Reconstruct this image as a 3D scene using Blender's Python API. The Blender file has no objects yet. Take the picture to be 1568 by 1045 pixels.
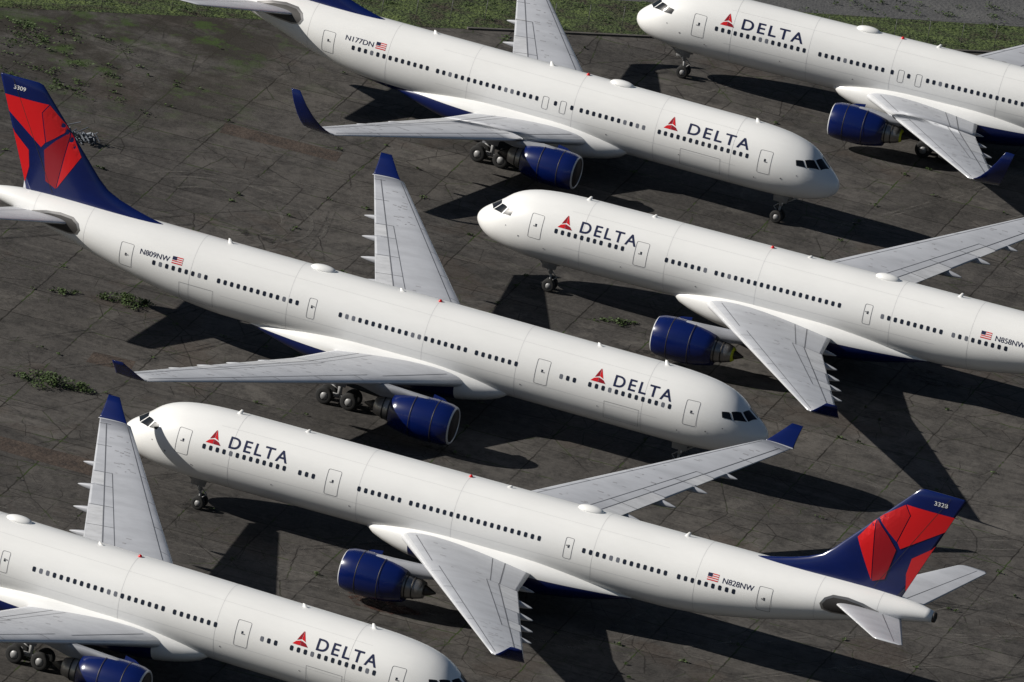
import numpy as np, bpy, bmesh, math, random
from mathutils import Vector, Matrix
# surveyed dimensions (metres) of the two aircraft families, and where each aircraft is parked
V=dict(d1=5.52,d2=17.46,d3=36.10,d4=51.34,xt=39.79,zt=6.51,wx=42.24,wz=7.94,fx=60.81,fz=16.84,fc=3.49,sx=64.24,sz=8.37,ex=21.62,ez=2.26,
D1=5.70,DX=23.63,D4=43.15,Xt=34.15,Zt=5.48,Wx=37.66,Wz=8.87,Gx=19.07,Gz=2.24,Ng=4.57,su=1.71,sv=.69)
POS={'A':(0,0,0),'B':(38.42,35.13,3.1702),'C':(3.19,65.84,.0177),'D':(22.77,95.74,-3.1397),'E':(-4.65,123.48,.0747),'F':(41.30,-34.39,-3.1627)}
sc=bpy.context.scene
random.seed(4)
def mat(name,col,rough=.5,metal=0,coat=0,dirt=0,dscale=1.5,belly=None,spec=.5):
    m=bpy.data.materials.new(name);m.use_nodes=True;nt=m.node_tree;N=nt.nodes;L=nt.links
    b=N['Principled BSDF'];b.inputs['Roughness'].default_value=rough;b.inputs['Metallic'].default_value=metal
    b.inputs['Coat Weight'].default_value=coat;b.inputs['Coat Roughness'].default_value=.15;b.inputs['Specular IOR Level'].default_value=spec
    b.inputs['Base Color'].default_value=(*col,1)
    out=None
    if dirt or belly:
        tc=N.new('ShaderNodeTexCoord')
        mp=N.new('ShaderNodeMapping');mp.inputs['Scale'].default_value=(.35,1,1);L.new(tc.outputs['Object'],mp.inputs[0])
        no=N.new('ShaderNodeTexNoise');no.inputs['Scale'].default_value=dscale;no.inputs['Detail'].default_value=4;no.inputs['Roughness'].default_value=.65
        L.new(mp.outputs[0],no.inputs[0])
        mr=N.new('ShaderNodeMapRange');mr.inputs[1].default_value=.4;mr.inputs[2].default_value=.75;mr.inputs[3].default_value=0;mr.inputs[4].default_value=dirt
        L.new(no.outputs[0],mr.inputs[0])
        mx=N.new('ShaderNodeMix');mx.data_type='RGBA';mx.inputs[6].default_value=(*col,1);mx.inputs[7].default_value=(*[c*.45 for c in col],1)
        L.new(mr.outputs[0],mx.inputs[0]);out=mx.outputs[2]
        if belly:
            sp=N.new('ShaderNodeSeparateXYZ');L.new(tc.outputs['Object'],sp.inputs[0])
            lt=N.new('ShaderNodeMath');lt.operation='LESS_THAN';lt.inputs[1].default_value=belly[0];L.new(sp.outputs[2],lt.inputs[0])
            g1=N.new('ShaderNodeMath');g1.operation='GREATER_THAN';g1.inputs[1].default_value=belly[1];L.new(sp.outputs[0],g1.inputs[0])
            m2=N.new('ShaderNodeMath');m2.operation='MULTIPLY';L.new(lt.outputs[0],m2.inputs[0]);L.new(g1.outputs[0],m2.inputs[1])
            mx2=N.new('ShaderNodeMix');mx2.data_type='RGBA';mx2.inputs[7].default_value=(.003,.010,.08,1)
            L.new(out,mx2.inputs[6]);L.new(m2.outputs[0],mx2.inputs[0]);out=mx2.outputs[2]
        L.new(out,b.inputs['Base Color'])
    return m
MW=mat('white_paint',(.88,.88,.865),.32,coat=.35,dirt=.10,dscale=.6)
MWB=mat('white_paint_blue_belly',(.88,.88,.865),.32,coat=.35,dirt=.10,dscale=.6,belly=(3.05,24))
MG=mat('wing_grey_paint',(.50,.515,.55),.45,dirt=.35,dscale=.8)
MS=mat('leading_edge_metal',(.68,.69,.71),.38,.3,dirt=.15)
MN=mat('navy_paint',(.002,.010,.09),.25,coat=.4,dirt=.25)
MR=mat('red_paint',(.66,.010,.014),.3,coat=.35)
MDR=mat('dark_red_paint',(.30,.006,.014),.3,coat=.35)
ML=mat('panel_line',(.24,.24,.25),.6)
MLW=mat('wing_line',(.13,.135,.15),.6)
MD=mat('window_glass',(.014,.019,.034),.2)
MDK=mat('cockpit_glass',(.006,.008,.012),.3,spec=.25)
MT=mat('navy_lettering',(.006,.011,.055),.4)
MTW=mat('white_lettering',(.8,.8,.8),.4)
MK=mat('tyre_rubber',(.018,.018,.018),.85,dirt=.4)
MH=mat('wheel_hub',(.36,.36,.36),.5,.3)
MM=mat('bare_metal',(.36,.35,.34),.35,.8,dirt=.4)
MDM=mat('dark_metal',(.06,.055,.05),.5,.5,dirt=.4)
MF=mat('engine_cover',(.035,.028,.026),.8,dirt=.5)
MY=mat('yellow_tape',(.55,.60,.03),.6)
MGR=mat('gear_strut_paint',(.34,.34,.34),.45,dirt=.4)
MPY=mat('pylon_grey',(.33,.34,.37),.45,dirt=.5)

def pch(xs,ys):
    xs=np.array(xs,float);ys=np.array(ys,float);h=np.diff(xs);d=np.diff(ys)/h;m=np.zeros(len(xs));m[0]=d[0];m[-1]=d[-1]
    for i in range(1,len(xs)-1):
        if d[i-1]*d[i]>0:
            a=2*h[i]+h[i-1];b=h[i]+2*h[i-1];m[i]=(a+b)/(a/d[i-1]+b/d[i])
    def F(x):
        x=min(max(x,xs[0]),xs[-1]);i=min(max(int(np.searchsorted(xs,x))-1,0),len(h)-1);t=(x-xs[i])/h[i]
        return float((1+2*t)*(1-t)**2*ys[i]+t*(1-t)**2*h[i]*m[i]+t*t*(3-2*t)*ys[i+1]+t*t*(t-1)*h[i]*m[i+1])
    return F
def mkmesh(name,v,fa,mats,idx=None,smooth=True):
    me=bpy.data.meshes.new(name);me.from_pydata([tuple(a) for a in v],[],fa)
    for m in (mats if isinstance(mats,(list,tuple)) else [mats]):me.materials.append(m)
    if idx is not None:me.polygons.foreach_set('material_index',idx)
    me.polygons.foreach_set('use_smooth',[smooth]*len(me.polygons))
    me.update();return me
def loftv(rings,cap0=True,cap1=True,base=0):
    n=len(rings[0]);v=[];fa=[]
    for r in rings:v+=list(r)
    for i in range(len(rings)-1):
        for j in range(n):
            a=i*n+j;b=i*n+(j+1)%n;fa.append((base+a,base+b,base+b+n,base+a+n))
    if cap0:fa.append(tuple(base+j for j in range(n))[::-1])
    if cap1:fa.append(tuple(base+(len(rings)-1)*n+j for j in range(n)))
    return v,fa
def revolve(prof,c,axis='x',n=40,cap=True):
    rings=[]
    for (x,r) in prof:
        ring=[]
        for j in range(n):
            a=2*math.pi*j/n
            if axis=='x':ring.append((c[0]+x,c[1]+r*math.sin(a),c[2]+r*math.cos(a)))
            elif axis=='y':ring.append((c[0]+r*math.sin(a),c[1]+x,c[2]+r*math.cos(a)))
            else:ring.append((c[0]+r*math.sin(a),c[1]+r*math.cos(a),c[2]+x))
        rings.append(ring)
    return loftv(rings,cap,cap)
class B:
    def __init__(s):s.v=[];s.f=[];s.i=[]
    def add(s,vf,mi=0):
        o=len(s.v);s.v+=list(vf[0]);s.f+=[tuple(k+o for k in q) for q in vf[1]];s.i+=[mi]*len(vf[1])
    def tube(s,a,b,r,r2=None,mi=0,n=12):
        a=Vector(a);b=Vector(b);d=(b-a).normalized();u=d.orthogonal().normalized();w=d.cross(u);r2=r2 or r
        rings=[[tuple(p+rr*(u*math.cos(2*math.pi*j/n)+w*math.sin(2*math.pi*j/n))) for j in range(n)] for p,rr in((a,r),(b,r2))]
        s.add(loftv(rings),mi)
    def box(s,a,b,mi=0):
        (x0,y0,z0),(x1,y1,z1)=a,b
        v=[(x,y,z) for x in(x0,x1) for y in(y0,y1) for z in(z0,z1)]
        s.add((v,[(0,1,3,2),(4,6,7,5),(0,4,5,1),(2,3,7,6),(0,2,6,4),(1,5,7,3)]),mi)
    def mesh(s,name,mats,smooth=True):return mkmesh(name,s.v,s.f,mats,s.i,smooth)
def bm_poly(polys):
    bm=bmesh.new()
    for p_ in polys:
        vs=[bm.verts.new((a,b,0)) for a,b in p_];bm.faces.new(vs)
    return bm
def cut(bm,du,dv):
    us=[v.co.x for v in bm.verts];vs=[v.co.y for v in bm.verts]
    for lo,hi,st,k in((min(us),max(us),du,0),(min(vs),max(vs),dv,1)):
        if not st:continue
        q=math.floor(lo/st)*st+st
        while q<hi:
            co=[0,0,0];no=[0,0,0];co[k]=q;no[k]=1
            bmesh.ops.bisect_plane(bm,geom=bm.verts[:]+bm.edges[:]+bm.faces[:],plane_co=co,plane_no=no,dist=1e-5);q+=st
def from_bm(b,bm,fn,mi):
    bm.verts.index_update();o=len(b.v)
    for v in bm.verts:b.v.append(tuple(fn(v.co.x,v.co.y)))
    for fc_ in bm.faces:b.f.append(tuple(o+v.index for v in fc_.verts));b.i.append(mi)
    bm.free()
def textbm(s,x0,x1,y0,y1,bold=0,sp=1.0):
    t=bpy.data.curves.new('t','FONT');t.body=s;t.size=1;t.space_character=sp;t.offset=bold;t.resolution_u=6
    o=bpy.data.objects.new('t',t);sc.collection.objects.link(o);bpy.context.view_layer.update()
    me=bpy.data.meshes.new_from_object(o.evaluated_get(bpy.context.evaluated_depsgraph_get()))
    bpy.data.objects.remove(o)
    bm=bmesh.new();bm.from_mesh(me);bpy.data.meshes.remove(me)
    xs=[v.co.x for v in bm.verts];ys=[v.co.y for v in bm.verts];a,b_,c_,d_=min(xs),max(xs),min(ys),max(ys)
    for v in bm.verts:
        v.co.x=x0+(v.co.x-a)/(b_-a)*(x1-x0);v.co.y=y0+(v.co.y-c_)/(d_-c_)*(y1-y0);v.co.z=0
    return bm
def af(fr):
    return 5*(.2969*math.sqrt(max(fr,0))-.126*fr-.3516*fr**2+.2843*fr**3-.1030*fr**4)
FR=[0,.004,.015,.035,.065,.1,.16,.24,.34,.45,.57,.69,.8,.9,.96,1]
def wingring(le,chord,th,nrm):
    nrm=Vector(nrm).normalized();le=Vector(le);r=[]
    for fr in FR:r.append(tuple(le+Vector((chord*fr,0,0))+nrm*(th*af(fr))))
    for fr in FR[-2:0:-1]:r.append(tuple(le+Vector((chord*fr,0,0))-nrm*th*af(fr)*.9))
    return r
def loftwing(b,secs,mi=0,le_mi=None):
    rings=[wingring(*s_) for s_ in secs];n=len(rings[0]);o=len(b.f)
    b.add(loftv(rings),mi)
    if le_mi is not None:
        k=o
        for i in range(len(rings)-1):
            for j in range(n):
                if j<3 or j>=n-4:b.i[k]=le_mi
                k+=1

def build_type(T):
    parts=[]
    R=T['R'];zc0=T['zc'];Lb=T['L'];za=T['za']
    t0,b0=pch(*T['top']),pch(*T['bot']);hw=pch(*T['hw'])
    top=lambda x:t0(x)+za(x)
    bot=lambda x:b0(x)+za(x)
    def S(x,phi,off=0):
        t,b_=top(x),bot(x);c_=(t+b_)/2;h=(t-b_)/2
        return (x,(hw(x)+off)*math.sin(phi),c_+(h+off)*math.cos(phi))
    xs=[0,.02,.06,.12,.2,.3,.42,.56,.72,.9,1.1,1.35,1.6,1.9,2.2,2.5,2.8,3.2,3.6,4,4.5,5,5.5,6,7,8,9,10]+[10+i for i in range(1,int(Lb-30))]+[Lb-20+.5*i for i in range(0,41)]
    xs=sorted(set(round(q,3) for q in xs if q<=Lb))
    n=96
    rings=[[S(x,2*math.pi*j/n) for j in range(n)] for x in xs]
    b=B();b.add(loftv(rings));parts.append(('fuselage',b.mesh('fuselage',[MWB])))
    xe=Lb;te=S(xe,0);be=S(xe,math.pi);cz=(te[2]+be[2])/2;rr=(te[2]-be[2])/2
    b=B();b.add(revolve([(-.02,rr*1.03),(.18,rr*.95),(.2,rr*.8),(-.1,rr*.6)],(xe,0,cz),n=24));parts.append(('apu_exhaust',b.mesh('apu_exhaust',[MDM])))
    def side(sd,off=.014):
        def fn(u,s_):
            z=zc0+za(u)+R*math.sin(max(-1.5,min(1.5,s_/R)));t,b_=top(u),bot(u);c_=(t+b_)/2;h=(t-b_)/2
            ph=math.acos(max(-1,min(1,(z-c_)/h)));q=S(u,sd*ph,off);return q
        return fn
    bw=B();bl=B()
    for sd in(-1,1):
        fn=side(sd)
        for (a,e_) in T['win']:
            x=a
            while x<=e_+.01:
                w,hh=.13,.185
                pts=[(-w,-hh*.6),(-w*.6,-hh),(w*.6,-hh),(w,-hh*.6),(w,hh*.6),(w*.6,hh),(-w*.6,hh),(-w,hh*.6)]
                from_bm(bw,bm_poly([[(x+p_[0],T['ws']+p_[1]) for p_ in pts]]),fn,2 if random.random()<.08 else 0)
                x+=.533
        for (x,w,s0,s1) in T['doors']:
            w/=2;t=.035;r=.14
            def rrect(w,s0,s1,r):
                o=[]
                for cx_,cy_,a0 in((w-r,s1-r,0),(-w+r,s1-r,90),(-w+r,s0+r,180),(w-r,s0+r,270)):
                    for k in range(4):
                        a=math.radians(a0+k*30);o.append((x+cx_+r*math.cos(a),cy_+r*math.sin(a)))
                return o
            o=rrect(w,s0,s1,r);i_=rrect(w-t,s0+t,s1-t,r-t)
            polys=[]
            for k in range(len(o)):
                k2=(k+1)%len(o);polys.append([o[k],o[k2],i_[k2],i_[k]])
            bm=bm_poly(polys);cut(bm,0,.2);from_bm(bl,bm,fn,0)
            if s1-s0>1.5:
                from_bm(bw,bm_poly([[(x-.07,T['ws']-.1),(x+.07,T['ws']-.1),(x+.07,T['ws']+.12),(x-.07,T['ws']+.12)]]),fn,0)
                bm=bm_poly([[(x-.22,s0+.95),(x+.02,s0+.95),(x+.02,s0+1.03),(x-.22,s0+1.03)]]);from_bm(bl,bm,fn,0)
        for pane in T['cock']:
            bm=bm_poly([pane]);cut(bm,.2,6)
            from_bm(bw,bm,lambda u,ph:S(u,sd*math.radians(ph),.02),1)
        for (x,s_,r_) in ((4.2,-.6,.07),(6.4,-1.1,.06),(12.8,-.9,.05),(3.0,-.1,.05),(19.0,-.9,.06)):
            bm=bm_poly([[(x+r_*math.cos(a),s_+r_*math.sin(a)) for a in np.linspace(0,5.5,8)]]);from_bm(bl,bm,fn,0)
        for (xa,xb,s0,s1) in T['cargo']:
            if sd==1:
                t=.022
                polys=[[(xa,s0),(xb,s0),(xb,s0+t),(xa,s0+t)],[(xa,s1),(xb,s1),(xb,s1+t),(xa,s1+t)],[(xa,s0),(xa+t,s0),(xa+t,s1),(xa,s1)],[(xb-t,s0),(xb,s0),(xb,s1),(xb-t,s1)]]
                bm=bm_poly(polys);cut(bm,.5,.2);from_bm(bl,bm,fn,0)
    parts.append(('cabin_windows',bw.mesh('cabin_windows',[MD,MDK,bpy.data.materials.get('window_blind_down') or mat('window_blind_down',(.16,.17,.20),.3)])))
    MSE=bpy.data.materials.get('skin_seam') or mat('skin_seam',(.64,.64,.64),.5)
    bs=B()
    for x in T['seams']:
        ring0=[S(x,2*math.pi*j/96,.005) for j in range(97)];ring1=[S(x+.03,2*math.pi*j/96,.005) for j in range(97)]
        o=len(bs.v);bs.v+=ring0+ring1
        for j in range(96):bs.f.append((o+j,o+j+1,o+97+j+1,o+97+j));bs.i.append(0)
    for sd in(-1,1):
        for ph in(38,100):
            o=len(bs.v);xx=np.linspace(8,Lb-20,60)
            for x in xx:
                for d_ in(0,.35):bs.v.append(S(x,sd*math.radians(ph+d_),.007))
            for k in range(59):bs.f.append((o+2*k,o+2*k+1,o+2*k+3,o+2*k+2));bs.i.append(0)
    parts.append(('skin_seams',bs.mesh('skin_seams',[MSE])))
    parts.append(('door_outlines',bl.mesh('door_outlines',[ML])))
    bt=B()
    for sd in(-1,1):
        fn=side(sd,.016)
        a,e_,wx_=T['txtP'] if sd==-1 else T['txtS']
        bm=textbm('DELTA',0,abs(e_-a),T['ts'],T['ts']+T['th'],bold=.014,sp=1.28);cut(bm,0,.12)
        g_=(lambda u,s_:fn(a+u,s_)) if sd==-1 else (lambda u,s_:fn(a-u,s_))
        from_bm(bt,bm,g_,0)
        q=1 if sd==-1 else -1;ww=.60;hh=T['th']*1.22;y0=T['ts']-.02
        def g2(u,s_):return fn(wx_+q*u*ww,y0+s_*hh)
        for poly,mi in(([(-.03,1),(-.56,.30),(-.03,.42)],2),([(.03,1),(.56,.30),(.03,.42)],1),([(-.62,.22),(-1,0),(-.03,.0),(-.03,.33)],1),([(.62,.22),(1,0),(.03,.0),(.03,.33)],2)):
            bm=bm_poly([poly]);cut(bm,0,.12);from_bm(bt,bm,g2,mi)
    parts.append(('livery_lettering',bt.mesh('livery_lettering',[MT,MR,MDR],False)))
    w=T['wing']
    def LEx(y):return w['xt']-w['sl']*(w['yt']-y)
    def ch(y):
        return np.interp(y,[0,w['yk'],w['yt']],[w['c0'],w['ck'],w['ct']])
    def LEz(y):return np.interp(y,[0,2.5,w['yk'],w['yt']],[w['z0'],w['z0'],w['z0']+(w['zt']-w['z0'])*.28,w['zt']])
    def th(y):return ch(y)*np.interp(y,[0,w['yk'],w['yt']],[.145,.115,.10])
    ys=[0,1.5,2.5,3.5,5,6.5,8,w['yk'],w['yk']+1.5]+list(np.linspace(w['yk']+3.5,w['yt'],10))
    def wtop(sd,x,y,off=.012):
        fr=max(0,min(1,(x-LEx(y))/ch(y)));return (x,sd*y,LEz(y)+th(y)*af(fr)+off)
    bwg=B();bln=B()
    for sd in(-1,1):
        secs=[((LEx(y),sd*y,LEz(y)),ch(y),th(y),(0,-sd*.07,1)) for y in ys]
        loftwing(bwg,secs,0,1)
        y0=w['yt'];x1=w['wx'];z1=w['wz'];y1=w['wy'];c0=ch(y0);c1=w['wc'];ws=[]
        for t in(0,.08,.18,.3,.5,.75,1.0):
            if w['blend']:
                yy=y0+(y1-y0)*(1-(1-t)**1.6);zz=w['zt']+(z1-w['zt'])*t**1.35
            else:
                yy=y0+(y1-y0)*t;zz=w['zt']+(z1-w['zt'])*max(0,(t-.06)/.94)
            xx=LEx(y0)+.15+(x1-c1-LEx(y0)-.15)*t**.9;cc_=c0+(c1-c0)*t**.8
            ang=min(1,t*3)*1.0;nv=(0,-sd*math.sin(ang),math.cos(ang))
            ws.append(((xx,sd*yy,zz),cc_,cc_*.09,nv))
        loftwing(bwg,ws[:2],0,1);loftwing(bwg,ws[1:],2,2)
        def strip(xa,ya,xb,yb,wd=.05,mi=0,off=.012):
            N_=max(2,int(math.hypot(xb-xa,yb-ya)/.8));dx,dy=xb-xa,yb-ya;l=math.hypot(dx,dy);nx,ny=-dy/l*wd/2,dx/l*wd/2
            o=len(bln.v)
            for k in range(N_+1):
                t=k/N_;x,y=xa+dx*t,ya+dy*t
                bln.v.append(wtop(sd,x+nx,y+ny,off));bln.v.append(wtop(sd,x-nx,y-ny,off))
            for k in range(N_):bln.f.append((o+2*k,o+2*k+1,o+2*k+3,o+2*k+2));bln.i.append(mi)
        X=lambda y,fr:LEx(y)+ch(y)*fr
        yr,yk,yt=R+.4,w['yk'],w['yt']
        def al(y0,y1,fr,wd=.05,mi=0,off=.012):strip(X(y0,fr),y0,X(y1,fr),y1,wd,mi,off)
        al(yk+.4,yt-.3,.14,.05,0,.014);al(yr,yk-.6,.10,.05,0,.014)
        al(yr,yk,.70,.05,0,.015);al(yk,yt*.72,.66,.05,0,.015);al(yk,yt-.6,.79,.07,0,.016);al(yr,yk,.80,.07,0,.016)
        for y in(yk,yk+3.2,yk+6.2,yk+9.2,yt*.72,yt*.86,yt-.7):
            if y<yt-.5:strip(X(y,.66),y,X(y,1.0)-.03,y,.045,0,.018)
        for y in(yk+1.6,yk+5,yk+8.5,yk+12):
            if y<yt-1:strip(X(y,.0)+.15,y,X(y,.14),y,.04,0,.018)
        for ya,yb in((yk+.1,yk+6.1),(yk+9.4,yt*.72-.1)):
            o=len(bln.v);K=8
            for k in range(K+1):
                y=ya+(yb-ya)*k/K
                for fr in(.80,.86,.93,.99):
                    q=wtop(sd,X(y,fr),y,.007);bln.v.append(q)
            for k in range(K):
                for j in range(3):bln.f.append((o+4*k+j,o+4*k+j+1,o+4*k+5+j,o+4*k+4+j));bln.i.append(2)
        for k in range(26):
            y=random.uniform(yr+.5,yt-2);fr=random.uniform(.2,.6);strip(X(y,fr),y,X(y,fr)+random.uniform(.1,.5),y+.02,random.uniform(.06,.14),1,.008+.0003*k)
        for y,rr_,ln in w['ff']:
            x0=X(y,.55);x1_=X(y,1)+ln;L_=x1_-x0;zc_=LEz(y)-th(y)*.28
            pr=[(L_*t,rr_*math.sin(math.pi*t**.8)**.75+.01) for t in(0.0,.03,.08,.16,.28,.42,.58,.72,.84,.93,.98,1)]
            vf=revolve(pr,(x0,sd*y,0),n=14);vv=[(a_,b_2,zc_+c_*1.25-.10*(a_-x0)*.35) for a_,b_2,c_ in vf[0]]
            bwg.add((vv,vf[1]),0)
    parts.append(('wings',bwg.mesh('wings',[MG,MS,MN])))
    gm=bpy.data.materials.get
    parts.append(('wing_panel_lines',bln.mesh('wing_panel_lines',[MLW,gm('wing_scuff') or mat('wing_scuff',(.33,.33,.35),.6),gm('flap_paint') or mat('flap_paint',(.60,.61,.63),.45,dirt=.5,dscale=1.5)])))
    x0,x1=LEx(0)-1.6,LEx(0)+ch(0)+8.0
    rings=[]
    for t in np.linspace(0,1,26):
        x=x0+(x1-x0)*t;k=min(1,math.sin(math.pi*min(1,t/.34)/2)**.55 if t<.34 else (1 if t<.55 else math.cos(math.pi/2*(t-.55)/.45)**.8));k=max(k,.02)
        a_=(R+.42)*(.80+.20*k);zz=w['z0']-.05;hz=1.75*k+.1
        ring=[]
        for j in range(48):
            th_=2*math.pi*j/48;cx_,sx_=math.sin(th_),math.cos(th_)
            e_=.75
            ring.append((x,a_*math.copysign(abs(cx_)**e_,cx_)*(.55+.45*k),zz-.15+hz*math.copysign(abs(sx_)**.9,sx_)*(.85 if sx_>0 else 1)))
        rings.append(ring)
    b=B();b.add(loftv(rings));parts.append(('belly_fairing',b.mesh('belly_fairing',[MWB])))
    fx,fz,fc=T['fx'],T['fz'],T['fc'];zr=top(fx-3)-.35
    def fLE(z):return fx-.91*(fz-z)-3.6*max(0,1-(z-zr-.3)/2.0)**2.2
    def fTE(z):return fx+fc-.41*(fz-z)
    def fth(z):return (fTE(z)-(fx-.91*(fz-z)))*.10
    b=B();zs=[zr,zr+.3,zr+.6,zr+.9,zr+1.3,zr+1.8,zr+2.5]+list(np.linspace(zr+3.3,fz-.12,10))
    secs=[((fLE(z),0,z),fTE(z)-fLE(z),fth(z),(0,1,0)) for z in zs]+[((fLE(fz)+.3,0,fz),fTE(fz)-fLE(fz)-.4,fth(fz)*.4,(0,1,0))]
    loftwing(b,secs)
    parts.append(('tail_fin',b.mesh('tail_fin',[MN])))
    bt=B()
    h=fz-zr
    # emblem facets on the fin: (aft of tip leading edge, above tip) in metres on a fin 8.75 m tall
    E_=[([(-.83,-1.46),(2.99,-1.54),(2.32,-2.79),(-.72,-4.90),(-1.0,-4.45),(-.35,-2.2)],1),
        ([(-.90,-1.50),(-.42,-2.2),(-1.07,-4.42),(-1.70,-3.92),(-2.77,-2.98)],2),
        ([(-2.89,-3.11),(-1.80,-4.10),(-1.0,-5.05),(-1.48,-7.46),(-2.38,-7.85),(-2.65,-5.2)],3),
        ([(-2.95,-3.2),(-2.72,-5.2),(-2.45,-7.80),(-4.02,-4.86)],1),
        ([(2.27,-3.80),(.25,-5.40),(.02,-6.68),(.20,-8.05),(1.10,-6.75)],1)]
    for sd in(-1,1):
        def ff(u,z_,sd=sd):
            z=fz+z_;x=fx+u;lo,hi=fLE(z)+.03,fTE(z)-.02;x=max(lo,min(hi,x));fr=(x-fLE(z))/(fTE(z)-fLE(z));return (x,sd*(fth(z)*af(fr)+.015),z)
        for poly,mi in E_:
            sc_=h/8.75;pts=[(q[0]*sc_,q[1]*sc_) for q in poly]
            bm=bm_poly([pts]);cut(bm,.4,.5);from_bm(bt,bm,ff,mi)
        for k in range(14):
            zA,zB=zr+.5+(fz-zr-.7)*k/14,zr+.5+(fz-zr-.7)*(k+1)/14;o=len(bt.v)
            for z in(zA,zB):
                for d_ in(-.02,.02):
                    x=fTE(z)-(fTE(z)-(fx-.91*(fz-z)))*.30+d_;q=ff(x-fx,z-fz);bt.v.append((q[0],q[1]+sd*.004,q[2]))
            bt.f.append((o,o+1,o+3,o+2));bt.i.append(4)
    parts.append(('tail_emblem',bt.mesh('tail_emblem',[MTW,MR,bpy.data.materials.get('mid_red_paint') or mat('mid_red_paint',(.50,.010,.014),.3,coat=.35),MDR,MDM],False)))
    T['ff']=lambda u,z_,sd:(fx+u,sd*(fth(fz+z_)*af((fx+u-fLE(fz+z_))/(fTE(fz+z_)-fLE(fz+z_)))+.015),fz+z_)
    b=B();sx,sz,sy=T['sx'],T['sz'],T['sy'];zr_=T['szr']
    for sd in(-1,1):
        secs=[]
        for t in(0,.1,.25,.5,.75,.97,1):
            y=.5+(sy-.5)*t;c_=T['sc0']+(T['sc1']-T['sc0'])*t;xl=sx-T['sc1']-.70*(sy-y);
            if t==1:c_*=.8;xl+=.15
            secs.append(((xl,sd*y,zr_+(sz-zr_)*t),c_,c_*.10*(1 if t<1 else .5),(0,0,1)))
        loftwing(b,secs,0,1)
        o=len(b.v)
        for t in np.linspace(.12,.96,9):
            y=.5+(sy-.5)*t;c_=T['sc0']+(T['sc1']-T['sc0'])*t;xl=sx-T['sc1']-.70*(sy-y)
            for fr in(.70,.715):b.v.append((xl+c_*fr,sd*y,zr_+(sz-zr_)*t+c_*.10*af(fr)+.01))
        for k in range(8):b.f.append((o+2*k,o+2*k+1,o+2*k+3,o+2*k+2));b.i.append(2)
    parts.append(('horizontal_stabilizers',b.mesh('horizontal_stabilizers',[MG,MS,MLW])))
    b=B()
    for sd in(-1,1):
        xr=sx-T['sc1']-.70*(sy-.9)
        def f3(u,v,sd=sd,o_=.02):
            t,b_=top(u),bot(u);c_=(t+b_)/2;h_=(t-b_)/2;return S(u,sd*math.acos(max(-.98,min(.98,(v-c_)/h_))),o_)
        pts=[(-.7,.05),(-.45,.5),(.1,.8),(1.2,.85),(2.4,.7),(3.6,.35),(3.6,-.25),(2,-.45),(.2,-.5),(-.5,-.35)]
        bm=bm_poly([[(xr+.2+a,zr_+c) for a,c in pts]]);cut(bm,.3,.15);from_bm(b,bm,f3,1)
        bm=bm_poly([[(xr+.2+a*.86+.1,zr_+c*.80) for a,c in pts]]);cut(bm,.3,.15);from_bm(b,bm,lambda u,v:f3(u,v,sd,.028),0)
    parts.append(('stabilizer_cutouts',b.mesh('stabilizer_cutouts',[mat('bare_cutout',(.045,.042,.04),.5,.3) if not gm('bare_cutout') else gm('bare_cutout'),MM])))
    for sd,nm in((-1,'engine_port'),(1,'engine_starboard')):
        b=B();ex,ey,ez,k=T['ex'],T['ey'],T['ez'],T['ek']
        pr=[(.02,1.29),(0,1.33),(.04,1.40),(.10,1.45)]
        o=[(x*k,r*k) for x,r in pr];b.add(revolve([(.06*k,1.26*k)]+o,(ex,sd*ey,ez),cap=False),1)
        o=[(.10,1.45),(.5,1.58),(1.0,1.63),(1.8,1.66),(2.8,1.64),(3.6,1.56),(4.3,1.42),(4.9,1.26),(4.92,1.22),(4.4,1.2)]
        b.add(revolve([(x*k,r*k) for x,r in o],(ex,sd*ey,ez),cap=False),0)
        b.add(revolve([(.06*k,1.26*k),(.4*k,1.19*k),(.9*k,1.2*k),(.95*k,.01)],(ex,sd*ey,ez),cap=True),4)
        b.add(revolve([(.5*k,.02),(.6*k,.18*k),(.95*k,.36*k)],(ex,sd*ey,ez),cap=True),3)
        b.add(revolve([(4.3*k,1.15*k),(4.6*k,1.0*k),(5.2*k,.92*k),(5.9*k,.75*k),(6.3*k,.62*k),(6.32*k,.55*k)],(ex,sd*ey,ez),cap=True),2)
        b.add(revolve([(6.1*k,.45*k),(6.6*k,.33*k),(7.2*k,.06)],(ex,sd*ey,ez),cap=True),3)
        for x in(1.35,3.1):
            b.add(revolve([(x*k,1.655*k),((x+.03)*k,1.668*k),((x+.06)*k,1.655*k)],(ex,sd*ey,ez),cap=False),3)
        for x,rr_ in((5.0,.965),(5.5,.865)):
            b.add(revolve([(x*k,rr_*k),((x+.05)*k,(rr_+.015)*k),((x+.1)*k,rr_*k)],(ex,sd*ey,ez),cap=False),3)
        a_=math.radians(40);y_=sd*ey-sd*1.6*k*math.sin(a_);z_=ez+1.6*k*math.cos(a_)
        b.add(([(ex+.9,y_,z_),(ex+2.3,y_,z_),(ex+2.3,y_-sd*.3,z_+.35),(ex+1.5,y_-sd*.2,z_+.25)],[(0,1,2,3)]),0)
        zl=LEz(ey);xl=LEx(ey)
        prof_=[(ex+1.8*k,ez+1.52*k),(ex+2.4*k,ez+1.68*k),(ex+3.4*k,ez+1.72*k),(xl-.2,zl-.05),(xl+1.0,zl+.1),(xl+3.4,zl+.0),(xl+4.5,zl-.4),(ex+7.6*k,ez+1.2*k),(ex+6.0*k,ez+.85*k),(ex+4.6*k,ez+.95*k),(ex+2.5*k,ez+1.3*k)]
        n_=len(prof_);rings=[]
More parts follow.
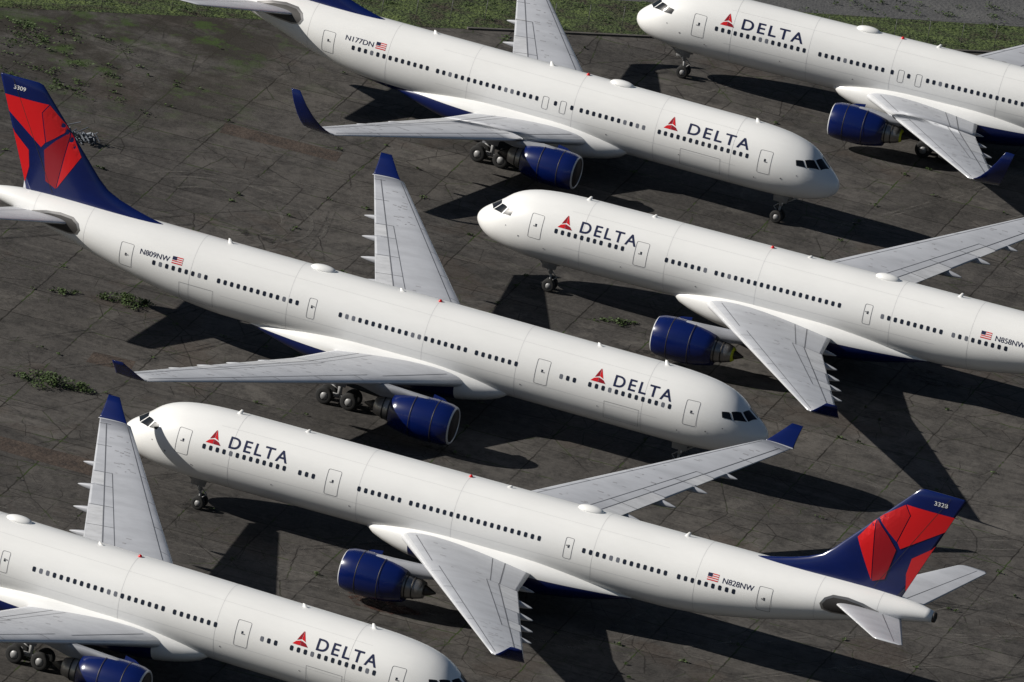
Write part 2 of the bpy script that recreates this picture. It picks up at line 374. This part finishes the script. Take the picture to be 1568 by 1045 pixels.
        for yy,q in((-.22,.0),(-.15,1),(.15,1),(.22,.0)):
            cxm=sum(a[0] for a in prof_)/n_;czm=sum(a[1] for a in prof_)/n_
            s2=1 if q else .96
            rings.append([(cxm+(a[0]-cxm)*s2,sd*ey+yy,czm+(a[1]-czm)*s2) for a in prof_])
        b.add(loftv(rings),5)
        parts.append((nm,b.mesh(nm,[MN,MS,MM,MDM,MF,MPY])))
    def wheel(b,x,y,z,r,w_):
        b.add(revolve([(-w_/2,r*.55),(-w_/2,r*.85),(-w_*.4,r*.96),(-w_*.2,r),(w_*.2,r),(w_*.4,r*.96),(w_/2,r*.85),(w_/2,r*.55)],(x,y,z),'y',24,False),0)
        b.add(revolve([(-w_*.46,.02),(-w_*.42,r*.5),(w_*.42,r*.5),(w_*.46,.02)],(x,y,z),'y',16,True),1)
        b.add(revolve([(-w_*.49,r*.5),(-w_*.45,r*.57),(w_*.45,r*.57),(w_*.49,r*.5)],(x,y,z),'y',16,False),0)
    b=B();g=T['ng'];zb=bot(g)
    for sy_ in(-.36,.36):wheel(b,g,sy_,.52,.52,.36)
    b.tube((g,-.3,.52),(g,.3,.52),.09,mi=2);b.tube((g,0,.5),(g-.1,0,1.5),.09,mi=2);b.tube((g-.1,0,1.4),(g-.25,0,zb+.3),.16,mi=2)
    b.tube((g-.1,0,1.5),(g-1.5,0,zb+.15),.07,mi=2);b.tube((g+.05,0,.8),(g+.45,0,1.2),.04,mi=2);b.tube((g+.45,0,1.2),(g,0,1.6),.04,mi=2)
    b.box((g-.28,-.14,1.55),(g-.2,.14,1.75),3)
    for sd in(-1,1):
        b.add(([(g-.8,sd*.45,zb+.1),(g+.5,sd*.45,zb+.12),(g+.4,sd*.55,zb-.45),(g-.7,sd*.55,zb-.48),(g-.8,sd*.49,zb+.1),(g+.5,sd*.49,zb+.12),(g+.4,sd*.59,zb-.45),(g-.7,sd*.59,zb-.48)],[(0,1,2,3),(7,6,5,4),(0,3,7,4),(1,5,6,2),(3,2,6,7)]),2)
    parts.append(('nose_gear',b.mesh('nose_gear',[MK,MH,MGR,MW])))
    b=B();g=T['mg'];r=.68
    for sd in(-1,1):
        y=sd*T['my']
        for dx in(-.99,.99):
            for dy in(-.56,.56):wheel(b,g+dx,y+dy,r,r,.46)
            b.tube((g+dx,y-.5,r),(g+dx,y+.5,r),.11,mi=2)
        b.tube((g-1.05,y,r),(g+1.05,y,r+.02),.17,mi=2);b.tube((g,y,r),(g,y,1.9),.17,mi=2);b.tube((g,y,1.8),(g-.1,y,3.6),.25,mi=2)
        b.tube((g,y,1.9),(g-.2,y-sd*2.2,3.2),.10,mi=2);b.tube((g,y,2.0),(g-1.8,y,3.5),.09,mi=2);b.tube((g+.1,y,1.2),(g+.75,y,1.5),.05,mi=2);b.tube((g+.75,y,1.5),(g+.1,y,2.1),.05,mi=2)
        b.add(([(g-.9,y+sd*.55,3.5),(g+.9,y+sd*.55,3.5),(g+.7,y+sd*.75,1.75),(g-.6,y+sd*.75,1.75),(g-.9,y+sd*.6,3.5),(g+.9,y+sd*.6,3.5),(g+.7,y+sd*.8,1.75),(g-.6,y+sd*.8,1.75)],[(0,1,2,3),(7,6,5,4),(0,3,7,4),(1,5,6,2),(3,2,6,7)]),3)
    parts.append(('main_gear',b.mesh('main_gear',[MK,MH,MGR,MPY])))
    b=B()
    xd=T['dome'];zt_=top(xd)
    rings=[[ (xd+1.0*math.cos(math.radians(k))*-1,0.5*math.sin(math.radians(k))*math.sin(a),zt_-.05+.38*max(0,math.sin(math.radians(k)))**.8*math.cos(a)) for a in np.linspace(-math.pi/2,math.pi/2,13)] for k in range(0,181,12)]
    b.add(loftv(rings,False,False),0)
    for x,hh in T['ant']:
        z=top(x)
        b.add(([(x-.2,-.03,z-.05),(x+.25,-.03,z-.05),(x+.28,-.01,z+hh),(x+.12,-.01,z+hh),(x-.2,.03,z-.05),(x+.25,.03,z-.05),(x+.28,.01,z+hh),(x+.12,.01,z+hh)],[(0,1,2,3),(7,6,5,4),(0,3,7,4),(1,5,6,2),(3,2,6,7)]),0)
    xb=T['beacon'];b.add(revolve([(0,.16),(.12,.14),(.2,.05)],(xb,0,top(xb)-.03),'z',12),1)
    parts.append(('roof_antennas',b.mesh('roof_antennas',[MW,MR],True)))
    return parts,side,T
COCK=[[(1.0,5),(1.75,5),(2.0,29),(1.42,40)],[(1.5,43),(2.1,33),(2.7,48.5),(2.35,61)],[(2.48,62.5),(2.82,51),(3.35,57),(3.2,67)]]
def a330(d1,d2):
    D=d1+d2
    V0=V
    sh_=lambda a:a if a<12 else (a+d1 if a<38 else a+D)
    tp=([0,.06,.25,.6,1.1,1.8,2.6,3.6,5,7,9.5,40,55,58,61,62.8,63.4],[4.42,4.68,4.98,5.32,5.68,6.2,6.85,7.32,7.64,7.82,7.87,7.87,7.87,7.83,7.65,7.4,7.25])
    bt=([0,.06,.25,.6,1.1,1.8,2.6,3.6,5,7,9.5,40,43,46,50,54,57,60,62.5,63.4],[4.35,4.1,3.8,3.45,3.12,2.83,2.6,2.42,2.29,2.24,2.23,2.23,2.26,2.5,3.2,4.15,4.92,5.68,6.25,6.45])
    hw=([0,.06,.25,.6,1.1,1.8,2.6,3.6,5,7,9.5,40,46,50,54,57,60,62.5,63.4],[.04,.33,.66,1.05,1.42,1.8,2.12,2.42,2.66,2.79,2.82,2.82,2.8,2.68,2.32,1.88,1.28,.72,.45])
    sm=lambda q:([sh_(a) for a in q[0]],q[1])
    d3=V0['d3']+(d1);d4=V0['d4']+D;dd1,dd2=V0['d1'],V0['d2']+d1
    return dict(R=2.82,zc=5.05,za=lambda x:.08+.009*x,L=63.4+D,top=sm(tp),bot=sm(bt),hw=sm(hw),
     win=[(dd1+1.7,dd2-3.4-(0 if d1==0 else -.4)),(dd2-2.6,dd2-1.4),(dd2+2.1,dd2+5.4),(dd2+6.2,d3-1.9),(d3+1.2,d4-7.2),(d4-6.6,d4-2.2)],
     ws=.64,doors=[(dd1,1.07,-.42,1.52),(dd2,1.07,-.42,1.52),(d3,.65,-.3,1.3),(d4,1.07,-.35,1.58)],
     cock=COCK,
     cargo=[(9.5,12.3,-1.9,-.3),(44+D,46.8+D,-1.9,-.3)],seams=[9.3,19.5+d1,27+d1,38+d1,46+D,55+D,59.5+D],
     txtP=(9.05,13.7,7.85),txtS=(11.85,7.2,13.05),ts=1.0,th=.90,
     wing=dict(xt=V0['xt']+d1,sl=.634,yt=28.7,yk=9.4,c0=11.5,ck=7.4,ct=2.5,z0=3.25,zt=V0['zt'],wx=V0['wx']+d1+.2,wz=V0['wz'],wy=30.15,wc=.9,blend=0,
        ff=[(6.4,.28,.9),(11.6,.3,1.15),(15.2,.27,1.1),(18.6,.24,1.0),(22.0,.2,.8)]),
     fx=V0['fx']+D,fz=V0['fz'],fc=V0['fc'],sx=V0['sx']+D,sz=V0['sz'],sy=9.7,szr=6.9,sc0=5.6,sc1=2.2,
     ex=V0['ex']+d1,ey=9.37,ez=V0['ez'],ek=1.0,ng=6.67,mg=32.05+d1,my=5.34,dome=36.5+d1,ant=[(8.6,.35),(14,.25),(44+D,.35),(30+d1,.2)],beacon=27+d1)
def b767():
    V0=V;c_=4.95
    tp=([0,.06,.25,.6,1.1,1.8,2.6,3.6,5,7,9,34,46,50,52.5,53.7],[4.15,4.45,4.75,5.1,5.5,6.15,6.75,7.15,7.45,7.62,7.66,7.66,7.64,7.5,7.3,7.15])
    bt=([0,.06,.25,.6,1.1,1.8,2.6,3.6,5,7,9,34,37,40,44,48,51,53.7],[4.05,3.8,3.5,3.2,2.95,2.72,2.55,2.4,2.3,2.25,2.24,2.24,2.3,2.6,3.4,4.6,5.55,6.35])
    hw=([0,.06,.25,.6,1.1,1.8,2.6,3.6,5,7,9,34,40,44,48,51,53.7],[.04,.32,.62,1.0,1.35,1.7,2.0,2.22,2.4,2.49,2.515,2.515,2.48,2.25,1.65,1.05,.35])
    d1,dx,d4=V0['D1'],V0['DX'],V0['D4']
    return dict(R=2.6,zc=c_,za=lambda x:0,L=53.7,top=tp,bot=bt,hw=hw,
     win=[(d1+1.5,d1+9.3),(d1+10.3,dx-2.2),(dx-1.5,dx-1.0),(dx-.1,dx+.3),(dx+1.5,d4-9.5),(d4-8.6,d4-1.8)],
     ws=.55,doors=[(d1,1.07,-.55,1.35),(dx-.75,.52,-.15,.9),(dx+.75,.52,-.15,.9),(d4,1.07,-.5,1.35)],
     cock=COCK,
     cargo=[(9.3,12.7,-1.9,-.3)],seams=[8.5,15,22,31,38,45],
     txtP=(d1+3.5,d1+8.7,d1+2.3),txtS=(d1+6.7,d1+1.5,d1+8.1),ts=1.0,th=.92,
     wing=dict(xt=V0['Xt'],sl=.65,yt=23.7,yk=7.9,c0=10.6,ck=7.0,ct=2.4,z0=3.0,zt=V0['Zt'],wx=V0['Wx']+.2,wz=V0['Wz'],wy=25.4,wc=.75,blend=1,
        ff=[(5.0,.25,.7),(9.5,.26,.9),(13,.24,.9),(17,.2,.7)]),
     fx=50.2,fz=15.85,fc=3.3,sx=53.9,sz=7.9,sy=9.3,szr=6.4,sc0=5.2,sc1=1.9,
     ex=V0['Gx'],ey=7.9,ez=V0['Gz'],ek=.92,ng=V0['Ng'],mg=V0['Ng']+22.76,my=4.65,dome=V0['D1']+13.4,ant=[(7.4,.3),(25,.3),(35,.25)],beacon=22)
T333=build_type(a330(0,0));T332=build_type(a330(-3.2,-1.64));T767=build_type(b767())
regs={'A':('N828NW','3328'),'B':('N809NW','3309'),'C':('N858NW','3358'),'D':('N177DN','177'),'E':('N183DN','183'),'F':('N813NW','3313')}
for k,Tp,spec in(('A',T333,0),('B',T333,0),('C',T332,1),('D',T767,2),('E',T767,2),('F',T333,0)):
    em=bpy.data.objects.new('airliner',None);sc.collection.objects.link(em);em.empty_display_size=3
    em.location=(POS[k][0],POS[k][1],0);em.rotation_euler=(0,0,POS[k][2])
    for nm,me in Tp[0]:
        o=bpy.data.objects.new(nm,me);sc.collection.objects.link(o);o.parent=em
    side=Tp[1];T=Tp[2];b=B()
    x0={0:V['d4']-3.3,1:V['d4']-4.84-3.3,2:V['D4']-3.6}[spec]
    for sd in(-1,1):
        fn=side(sd,.016)
        a=x0 if sd==-1 else x0+2.2
        bm=textbm(regs[k][0],0,2.4,1.02,1.44,.005);cut(bm,0,.15);from_bm(b,bm,(lambda u,s_:fn(a+u,s_)) if sd==-1 else (lambda u,s_:fn(a-u,s_)),0)
        q=1 if sd==-1 else -1;fx0=x0-1.2 if sd==-1 else x0-.4
        for i in range(7):
            bm=bm_poly([[(0,1.0+i*.08),(.85,1.0+i*.08),(.85,1.0+(i+1)*.08),(0,1.0+(i+1)*.08)]]);from_bm(b,bm,lambda u,s_:fn(fx0+q*u,s_),1 if i%2==0 else 2)
        bm=bm_poly([[(0,1.28),(.36,1.28),(.36,1.56),(0,1.56)]]);fn2=side(sd,.022);from_bm(b,bm,lambda u,s_:fn2(fx0+q*u,s_),0)
        bm=textbm(regs[k][1],0,1.0,-.95,-.62,.01)
        from_bm(b,bm,(lambda u,v:T['ff'](1.2+u,v,sd)) if sd==-1 else (lambda u,v:T['ff'](2.2-u,v,sd)),2)
        if k in'CE':
            kk=T['ek'];b.add(revolve([(6.3*kk,.60*kk),(6.45*kk,.5*kk),(6.47*kk,.3*kk)],(T['ex'],sd*T['ey'],T['ez']),cap=False),3)
    o=bpy.data.objects.new('registration_and_flag',b.mesh('registration_and_flag',[MT,MR,MTW,MY],False));sc.collection.objects.link(o);o.parent=em

# ------------------------------------------------ ground
GA=4.0   # bearing of the slab joints, degrees
def ground_mat():
    m=bpy.data.materials.new('old_concrete_apron');m.use_nodes=True;nt=m.node_tree;N=nt.nodes;L=nt.links;b=N['Principled BSDF'];b.inputs['Roughness'].default_value=.9;b.inputs['Specular IOR Level'].default_value=.2
    tc=N.new('ShaderNodeTexCoord');mp=N.new('ShaderNodeMapping');mp.inputs['Rotation'].default_value=(0,0,math.radians(-GA));L.new(tc.outputs['Object'],mp.inputs[0])
    def noise(sc_,det=5,ro=.6,src=None,dist=0):
        n=N.new('ShaderNodeTexNoise');n.noise_dimensions='2D';n.inputs['Scale'].default_value=sc_;n.inputs['Detail'].default_value=det;n.inputs['Roughness'].default_value=ro;n.inputs['Distortion'].default_value=dist
        L.new(src or mp.outputs[0],n.inputs[0]);return n.outputs[0]
    def rng(s_,a,b_,c_,d_):
        n=N.new('ShaderNodeMapRange');
        for i,q in enumerate((a,b_,c_,d_)):n.inputs[i+1].default_value=q
        L.new(s_,n.inputs[0]);return n.outputs[0]
    def mul(a,b_):
        mm=N.new('ShaderNodeMath');mm.operation='MULTIPLY';L.new(a,mm.inputs[0]);L.new(b_,mm.inputs[1]);return mm.outputs[0]
    def mix(fac,a,c_,bl='MIX'):
        n=N.new('ShaderNodeMix');n.data_type='RGBA';n.blend_type=bl
        for k_,s_ in((0,fac),(6,a),(7,c_)):
            if isinstance(s_,(tuple,float,int)):n.inputs[k_].default_value=s_ if k_==0 else (*s_,1)
            else:L.new(s_,n.inputs[k_])
        return n.outputs[2]
    c=mix(rng(noise(.035,4),.38,.62,0,1),(.054,.050,.047),(.094,.087,.080))
    c=mix(rng(noise(.45,7,.78),.42,.64,0,.8),c,(.026,.0245,.0235))
    c=mix(rng(noise(.22,7,.78,dist=.2),.54,.66,0,.6),c,(.125,.116,.105))
    c=mix(rng(noise(.09,4,.6),.58,.66,0,.45),c,(.062,.046,.036))
    c=mix(rng(noise(3.0,3,.7),.35,.75,0,.35),c,(.13,.122,.112))
    for ang,sc2,col,k_ in((62,.05,(.14,.13,.118),.32),(12,.04,(.018,.017,.016),.25)):
        m2=N.new('ShaderNodeMapping');m2.inputs['Rotation'].default_value=(0,0,math.radians(ang));m2.inputs['Scale'].default_value=(sc2,1.3,1);L.new(tc.outputs['Object'],m2.inputs[0])
        c=mix(rng(noise(.9,4,.6,m2.outputs[0]),.58,.74,0,k_),c,col)
    wv=N.new('ShaderNodeTexNoise');wv.inputs['Scale'].default_value=.8;wv.inputs['Detail'].default_value=3;L.new(mp.outputs[0],wv.inputs[0])
    va=N.new('ShaderNodeVectorMath');va.operation='SCALE';va.inputs['Scale'].default_value=.3;L.new(wv.outputs['Color'],va.inputs[0])
    vb=N.new('ShaderNodeVectorMath');vb.operation='ADD';L.new(mp.outputs[0],vb.inputs[0]);L.new(va.outputs[0],vb.inputs[1])
    def brick(wd,ms,c1,c2,mo):
        br=N.new('ShaderNodeTexBrick');br.offset=0;br.inputs['Scale'].default_value=1;br.inputs['Brick Width'].default_value=wd;br.inputs['Row Height'].default_value=wd;br.inputs['Mortar Size'].default_value=ms;br.inputs['Mortar Smooth'].default_value=.3
        br.inputs['Color1'].default_value=(*c1,1);br.inputs['Color2'].default_value=(*c2,1);br.inputs['Mortar'].default_value=(*mo,1);L.new(vb.outputs[0],br.inputs['Vector']);return br
    br=brick(6.1,.07,(.80,.80,.80),(1.16,1.15,1.14),(.30,.29,.27));c=mix(rng(noise(.12,4,.6),.36,.56,.35,1),c,mix(1.0,c,br.outputs['Color'],'MULTIPLY'))
    c=mix(mul(br.outputs['Fac'],rng(noise(.22,5,.7),.54,.60,0,1)),c,(.035,.055,.014))
    for sc3,wd,lo in((.16,.014,.44),(.42,.022,.48)):
        vo=N.new('ShaderNodeTexVoronoi');vo.voronoi_dimensions='2D';vo.feature='DISTANCE_TO_EDGE';vo.inputs['Scale'].default_value=sc3;L.new(vb.outputs[0],vo.inputs['Vector'])
        ck=rng(vo.outputs[0],.0,wd,1,0);gate=rng(noise(.05 if sc3<.3 else .09,3),lo,lo+.08,0,.9)
        c=mix(mul(ck,gate),c,mix(rng(noise(.3,3),.5,.6,0,1),(.014,.012,.011),(.03,.045,.012)))
    sp=N.new('ShaderNodeSeparateXYZ');L.new(tc.outputs['Object'],sp.inputs[0])
    g=mul(rng(sp.outputs[1],74,86,0,1),rng(sp.outputs[0],-20,-32,0,1))
    soil=mix(rng(noise(.25,7,.7),.52,.62,0,1),(.034,.030,.024),(.045,.075,.018))
    c=mix(mul(g,rng(noise(.12,6,.7),.38,.55,0,.9)),c,soil)
    L.new(c,b.inputs['Base Color'])
    bp=N.new('ShaderNodeBump');bp.inputs['Distance'].default_value=.05;bp.inputs['Strength'].default_value=.6;L.new(noise(2.2,5,.75),bp.inputs['Height']);L.new(bp.outputs[0],b.inputs['Normal'])
    return m
def plane(name,pts,z,m):
    me=mkmesh(name,[(a,b_,z) for a,b_ in pts],[tuple(range(len(pts)))],m,None,False);o=bpy.data.objects.new(name,me);sc.collection.objects.link(o);return o
GM=ground_mat();S5=5000
plane('ground',[(-S5,-S5),(S5,-S5),(S5,S5),(-S5,S5)],0,GM)
def simple_ground(name,c1,c2,c3,sc_,bump=.1):
    m=bpy.data.materials.new(name);m.use_nodes=True;nt=m.node_tree;N=nt.nodes;L=nt.links;b=N['Principled BSDF'];b.inputs['Roughness'].default_value=.9
    tc=N.new('ShaderNodeTexCoord');n1=N.new('ShaderNodeTexNoise');n1.inputs['Scale'].default_value=sc_;n1.inputs['Detail'].default_value=7;n1.inputs['Roughness'].default_value=.75;L.new(tc.outputs['Object'],n1.inputs[0])
    cr=N.new('ShaderNodeValToRGB');cr.color_ramp.elements[0].position=.38;cr.color_ramp.elements[0].color=(*c1,1);cr.color_ramp.elements[1].position=.62;cr.color_ramp.elements[1].color=(*c3,1)
    e2=cr.color_ramp.elements.new(.5);e2.color=(*c2,1);L.new(n1.outputs[0],cr.inputs[0]);L.new(cr.outputs[0],b.inputs['Base Color'])
    bp=N.new('ShaderNodeBump');bp.inputs['Distance'].default_value=bump;n2=N.new('ShaderNodeTexNoise');n2.inputs['Scale'].default_value=3;n2.inputs['Detail'].default_value=5;L.new(tc.outputs['Object'],n2.inputs[0]);L.new(n2.outputs[0],bp.inputs['Height']);L.new(bp.outputs[0],b.inputs['Normal'])
    return m
G1=simple_ground('grass',(.040,.030,.018),(.05,.075,.018),(.095,.13,.032),.35,.4)
R1=simple_ground('road_asphalt',(.075,.075,.077),(.09,.09,.09),(.11,.11,.108),.2)
PB=simple_ground('patched_asphalt',(.030,.022,.017),(.055,.038,.028),(.075,.055,.042),.6)
def ext(a,b_,k):
    a=np.array(a);b_=np.array(b_);d=b_-a;return tuple(a-d*k),tuple(b_+d*k)
P1,P2=(-49.0,95.6),(19.9,152.3)
a,b_=ext(P1,P2,3);c_,d_=ext((-15.0,135.4),(17.5,159.3),6)
plane('grass_verge',[a,b_,d_,c_],.004,G1)
n_=np.array([-(d_[1]-c_[1]),d_[0]-c_[0]]);n_=n_/np.linalg.norm(n_)*25
plane('road',[c_,d_,(d_[0]+n_[0],d_[1]+n_[1]),(c_[0]+n_[0],c_[1]+n_[1])],.008,R1)
plane('pavement_patch',[(-24.4,83.4),(-14.5,83.9),(-14.1,81.5),(-23.9,80.8)],.004,PB)
plane('pavement_patch',[(-10.6,3.0),(-1.8,3.6),(-1.0,.3),(-9.4,.2)],.004,PB)
plane('pavement_patch',[(-12.2,25.6),(-8.9,26.0),(-8.4,23.6),(-11.8,23.0)],.004,PB)
def trackmat(name,col,dens,lo=.42,hi=.68,s_=.5):
    m=bpy.data.materials.new(name);m.use_nodes=True;nt=m.node_tree;N=nt.nodes;L=nt.links;b=N['Principled BSDF'];b.inputs['Base Color'].default_value=(*col,1);b.inputs['Roughness'].default_value=.9
    tc=N.new('ShaderNodeTexCoord');n1=N.new('ShaderNodeTexNoise');n1.inputs['Scale'].default_value=s_;n1.inputs['Detail'].default_value=5;n1.inputs['Roughness'].default_value=.75;L.new(tc.outputs['Object'],n1.inputs[0])
    mr=N.new('ShaderNodeMapRange');mr.inputs[1].default_value=lo;mr.inputs[2].default_value=hi;mr.inputs[3].default_value=0;mr.inputs[4].default_value=dens;L.new(n1.outputs[0],mr.inputs[0]);L.new(mr.outputs[0],b.inputs['Alpha']);return m
b=B()
def track(pts,wd,z,mi):
    o=len(b.v);n=len(pts)
    for i,(x,y) in enumerate(pts):
        x0,y0=pts[max(0,i-1)];x1,y1=pts[min(n-1,i+1)];l=math.hypot(x1-x0,y1-y0);nx,ny=-(y1-y0)/l*wd/2,(x1-x0)/l*wd/2
        b.v+=[(x+nx,y+ny,z),(x-nx,y-ny,z)]
    for i in range(n-1):b.f.append((o+2*i,o+2*i+1,o+2*i+3,o+2*i+2));b.i.append(mi)
rs=random.Random(11);zz=.010
for k in range(30):
    cx,cy=rs.uniform(-35,75),rs.uniform(-30,110);an=rs.choice([rs.uniform(.9,1.4),rs.uniform(.9,1.4),rs.uniform(-.2,.4)]);cur=rs.uniform(-.018,.018);L_=rs.uniform(20,70)
    mi=rs.choice([0,0,1]);x,y=cx,cy;base=[]
    for i in range(40):
        base.append((x,y,an));x+=math.cos(an)*L_/40;y+=math.sin(an)*L_/40;an+=cur*L_/40
    for off in rs.choice([(-.9,.9),(0,),(-3.2,3.2,-2.7,2.7)]):
        zz+=.0003;track([(px_-math.sin(a_)*off,py_+math.cos(a_)*off) for px_,py_,a_ in base],rs.uniform(.12,.35),zz,mi)
for R_ in(7.5,8.6,5.2):
    zz+=.0003;track([(-17+R_*math.cos(a_),63+R_*math.sin(a_)) for a_ in np.linspace(-1.2,2.6,60)],.3,zz,0)
o=bpy.data.objects.new('tyre_marks',b.mesh('tyre_marks',[trackmat('tyre_wear_light',(.19,.178,.16),.6),trackmat('tyre_wear_dark',(.018,.017,.016),.75)],False));sc.collection.objects.link(o)
b=B()
for k,(x,y,r_) in enumerate([(24.5,-9,1.6),(26,-8.4,1.0),(31,5,1.5),(6.7,0,1.2),(22,58,1.6),(9,66,1.0),(6,40,1.4),(16,26,1.3),(40,70,1.5),(-4,50,1.7),(50,30,1.6),(60,45,1.4),(-12,60,1.2)]):
    o=len(b.v);nn=24
    b.v+=[(x+r_*(1.5+.4*math.sin(3*t+k))*math.cos(t),y+r_*(1+.3*math.cos(2*t+k))*math.sin(t),.030+.0004*k) for t in np.linspace(0,2*math.pi,nn,endpoint=False)]
    b.f.append(tuple(range(o,o+nn)));b.i.append(0 if k<2 else 1)
o=bpy.data.objects.new('oil_stains',b.mesh('oil_stains',[trackmat('rust_stain',(.07,.025,.014),.9,.40,.62,1.2),trackmat('oil_stain',(.012,.011,.010),.9,.46,.66,1.0)],False));sc.collection.objects.link(o)
ML1=mat('weed_leaf',(.05,.085,.018),.7,dirt=.6,dscale=3)
def tuft(b,cx,cy,r,h,n):
    for _ in range(n):
        a=random.uniform(0,6.28);q=r*random.random()**.6*(.7+.5*math.sin(a*3+cx));x,y=cx+q*math.cos(a)*1.5,cy+q*math.sin(a);z=random.random()*h*(1-q/r*.6)
        s_=random.uniform(.05,.14);t=random.uniform(0,6.28);u=(math.cos(t)*s_,math.sin(t)*s_,random.uniform(-.6,.6)*s_);v_=(-math.sin(t)*s_*.5,math.cos(t)*s_*.5,random.uniform(0,.8)*s_)
        b.add(([(x-u[0],y-u[1],z+.05),(x+v_[0],y+v_[1],z+.06+v_[2]),(x+u[0],y+u[1],z+.08+abs(u[2])),(x-v_[0],y-v_[1],z+.05)],[(0,1,2,3)]))
b=B()
for (cx,cy),r,h,n in(((-14.5,37.5),1.2,.8,700),((-11.8,16.3),1.7,.9,1100),((16.7,63.0),.8,.3,220),((-19,36),.6,.3,150)):
    tuft(b,cx,cy,r,h,n);tuft(b,cx+r*1.2,cy+.7,r*.5,h*.6,n//4);tuft(b,cx-r*1.3,cy-.4,r*.4,h*.5,n//5)
ca,sa=math.cos(math.radians(GA)),math.sin(math.radians(GA))
for _ in range(380):
    if random.random()<.5:x,y=6.1*random.randint(-8,16)-.15,random.uniform(-50,125)
    else:x,y=random.uniform(-45,100),6.1*random.randint(-9,19)-.15
    x,y=x*ca-y*sa,x*sa+y*ca
    if (y-P1[1])*.772-(x-P1[0])*.635>-1:continue
    tuft(b,x,y,random.uniform(.08,.35),.15,random.randint(8,28))
for _ in range(90):
    tuft(b,random.gauss(-43,6),random.uniform(80,95),random.uniform(.3,1.1),.2,30)
for _ in range(260):
    t=random.uniform(-.3,1.2);of=random.uniform(0,12);tuft(b,P1[0]+68.9*t-.635*of,P1[1]+56.7*t+.772*of,random.uniform(.3,1.2),.3,26)
o=bpy.data.objects.new('weeds',b.mesh('weeds',[ML1],False));sc.collection.objects.link(o)
b=B();p1=np.array(P1);p2=np.array(P2);dd=p2-p1;LL=np.linalg.norm(dd);dd/=LL;nn_=np.array([-dd[1],dd[0]])
for i in range(-20,int(LL/3)+20):
    q=p1+dd*3*i+nn_*1.2;b.tube((q[0],q[1],0),(q[0],q[1],2.2),.03,n=6)
e0=p1-dd*60+nn_*1.2;e1=p2+dd*60+nn_*1.2
for z in(.1,.5,.9,1.3,1.7,2.0,2.2):b.tube((e0[0],e0[1],z),(e1[0],e1[1],z),.01,n=4)
o=bpy.data.objects.new('chain_link_fence',b.mesh('chain_link_fence',[mat('galvanised',(.13,.13,.13),.6,.3)]));sc.collection.objects.link(o)
b=B();k0=p1+dd*LL*.45;k1=p2+dd*60
w_=nn_*.15;v=[]
for pnt in(k0,k1):
    for s_,z in((-1,0),(-1,.15),(1,.15),(1,0)):v.append((pnt[0]+w_[0]*s_,pnt[1]+w_[1]*s_,z))
b.add((v,[(0,1,5,4),(1,2,6,5),(2,3,7,6),(0,3,2,1),(4,5,6,7)]))
o=bpy.data.objects.new('concrete_kerb',b.mesh('concrete_kerb',[mat('kerb_concrete',(.12,.11,.10),.9,dirt=.8)],False));sc.collection.objects.link(o)
b=B();q=(-31.5,70.4)
for k in range(46):
    a_=random.uniform(0,6.28);l_=random.uniform(.5,1.5);x,y=q[0]+random.gauss(0,.8),q[1]+random.gauss(0,.6);z=random.uniform(.1,.8)
    b.tube((x-math.cos(a_)*l_/2,y-math.sin(a_)*l_/2,max(.05,z-.3)),(x+math.cos(a_)*l_/2,y+math.sin(a_)*l_/2,z+random.uniform(-.1,.4)),random.uniform(.03,.08),n=6)
o=bpy.data.objects.new('metal_scrap_pile',b.mesh('metal_scrap_pile',[mat('scrap_steel',(.15,.165,.19),.5,.4,dirt=.5)],False));sc.collection.objects.link(o)

f=23023;W=1568
C=[[0.92351,0.34863,0.15998],[-0.25877,0.25838,0.93074],[0.28315,-0.90094,0.32883]];cc=(338.32,-986.34,379.23)
cd=bpy.data.cameras.new('camera');co=bpy.data.objects.new('camera',cd);sc.collection.objects.link(co);sc.camera=co
cd.sensor_width=36;cd.lens=f/W*36;cd.clip_end=20000;cd.clip_start=1
mw=Matrix.Identity(4)
for i in range(3):
    for j in range(3):mw[j][i]=C[i][j]
    mw[i][3]=cc[i]
co.matrix_world=mw
sd_=Vector((-V['su'],-V['sv'],1)).normalized()
l=bpy.data.lights.new('sun','SUN');l.energy=5;l.angle=math.radians(.5);l.color=(1,.955,.885);lo=bpy.data.objects.new('sun',l);sc.collection.objects.link(lo)
lo.rotation_euler=sd_.to_track_quat('Z','Y').to_euler()
w=bpy.data.worlds.new('World');sc.world=w;w.use_nodes=True;nt=w.node_tree
sk=nt.nodes.new('ShaderNodeTexSky');sk.sky_type='NISHITA';sk.sun_disc=False;sk.sun_elevation=math.asin(sd_.z);sk.sun_rotation=math.atan2(sd_.x,sd_.y);sk.dust_density=.4;sk.air_density=.9
nt.links.new(sk.outputs[0],nt.nodes['Background'].inputs[0]);nt.nodes['Background'].inputs[1].default_value=.036
sc.view_settings.view_transform='Standard';sc.view_settings.look='None';sc.view_settings.exposure=0
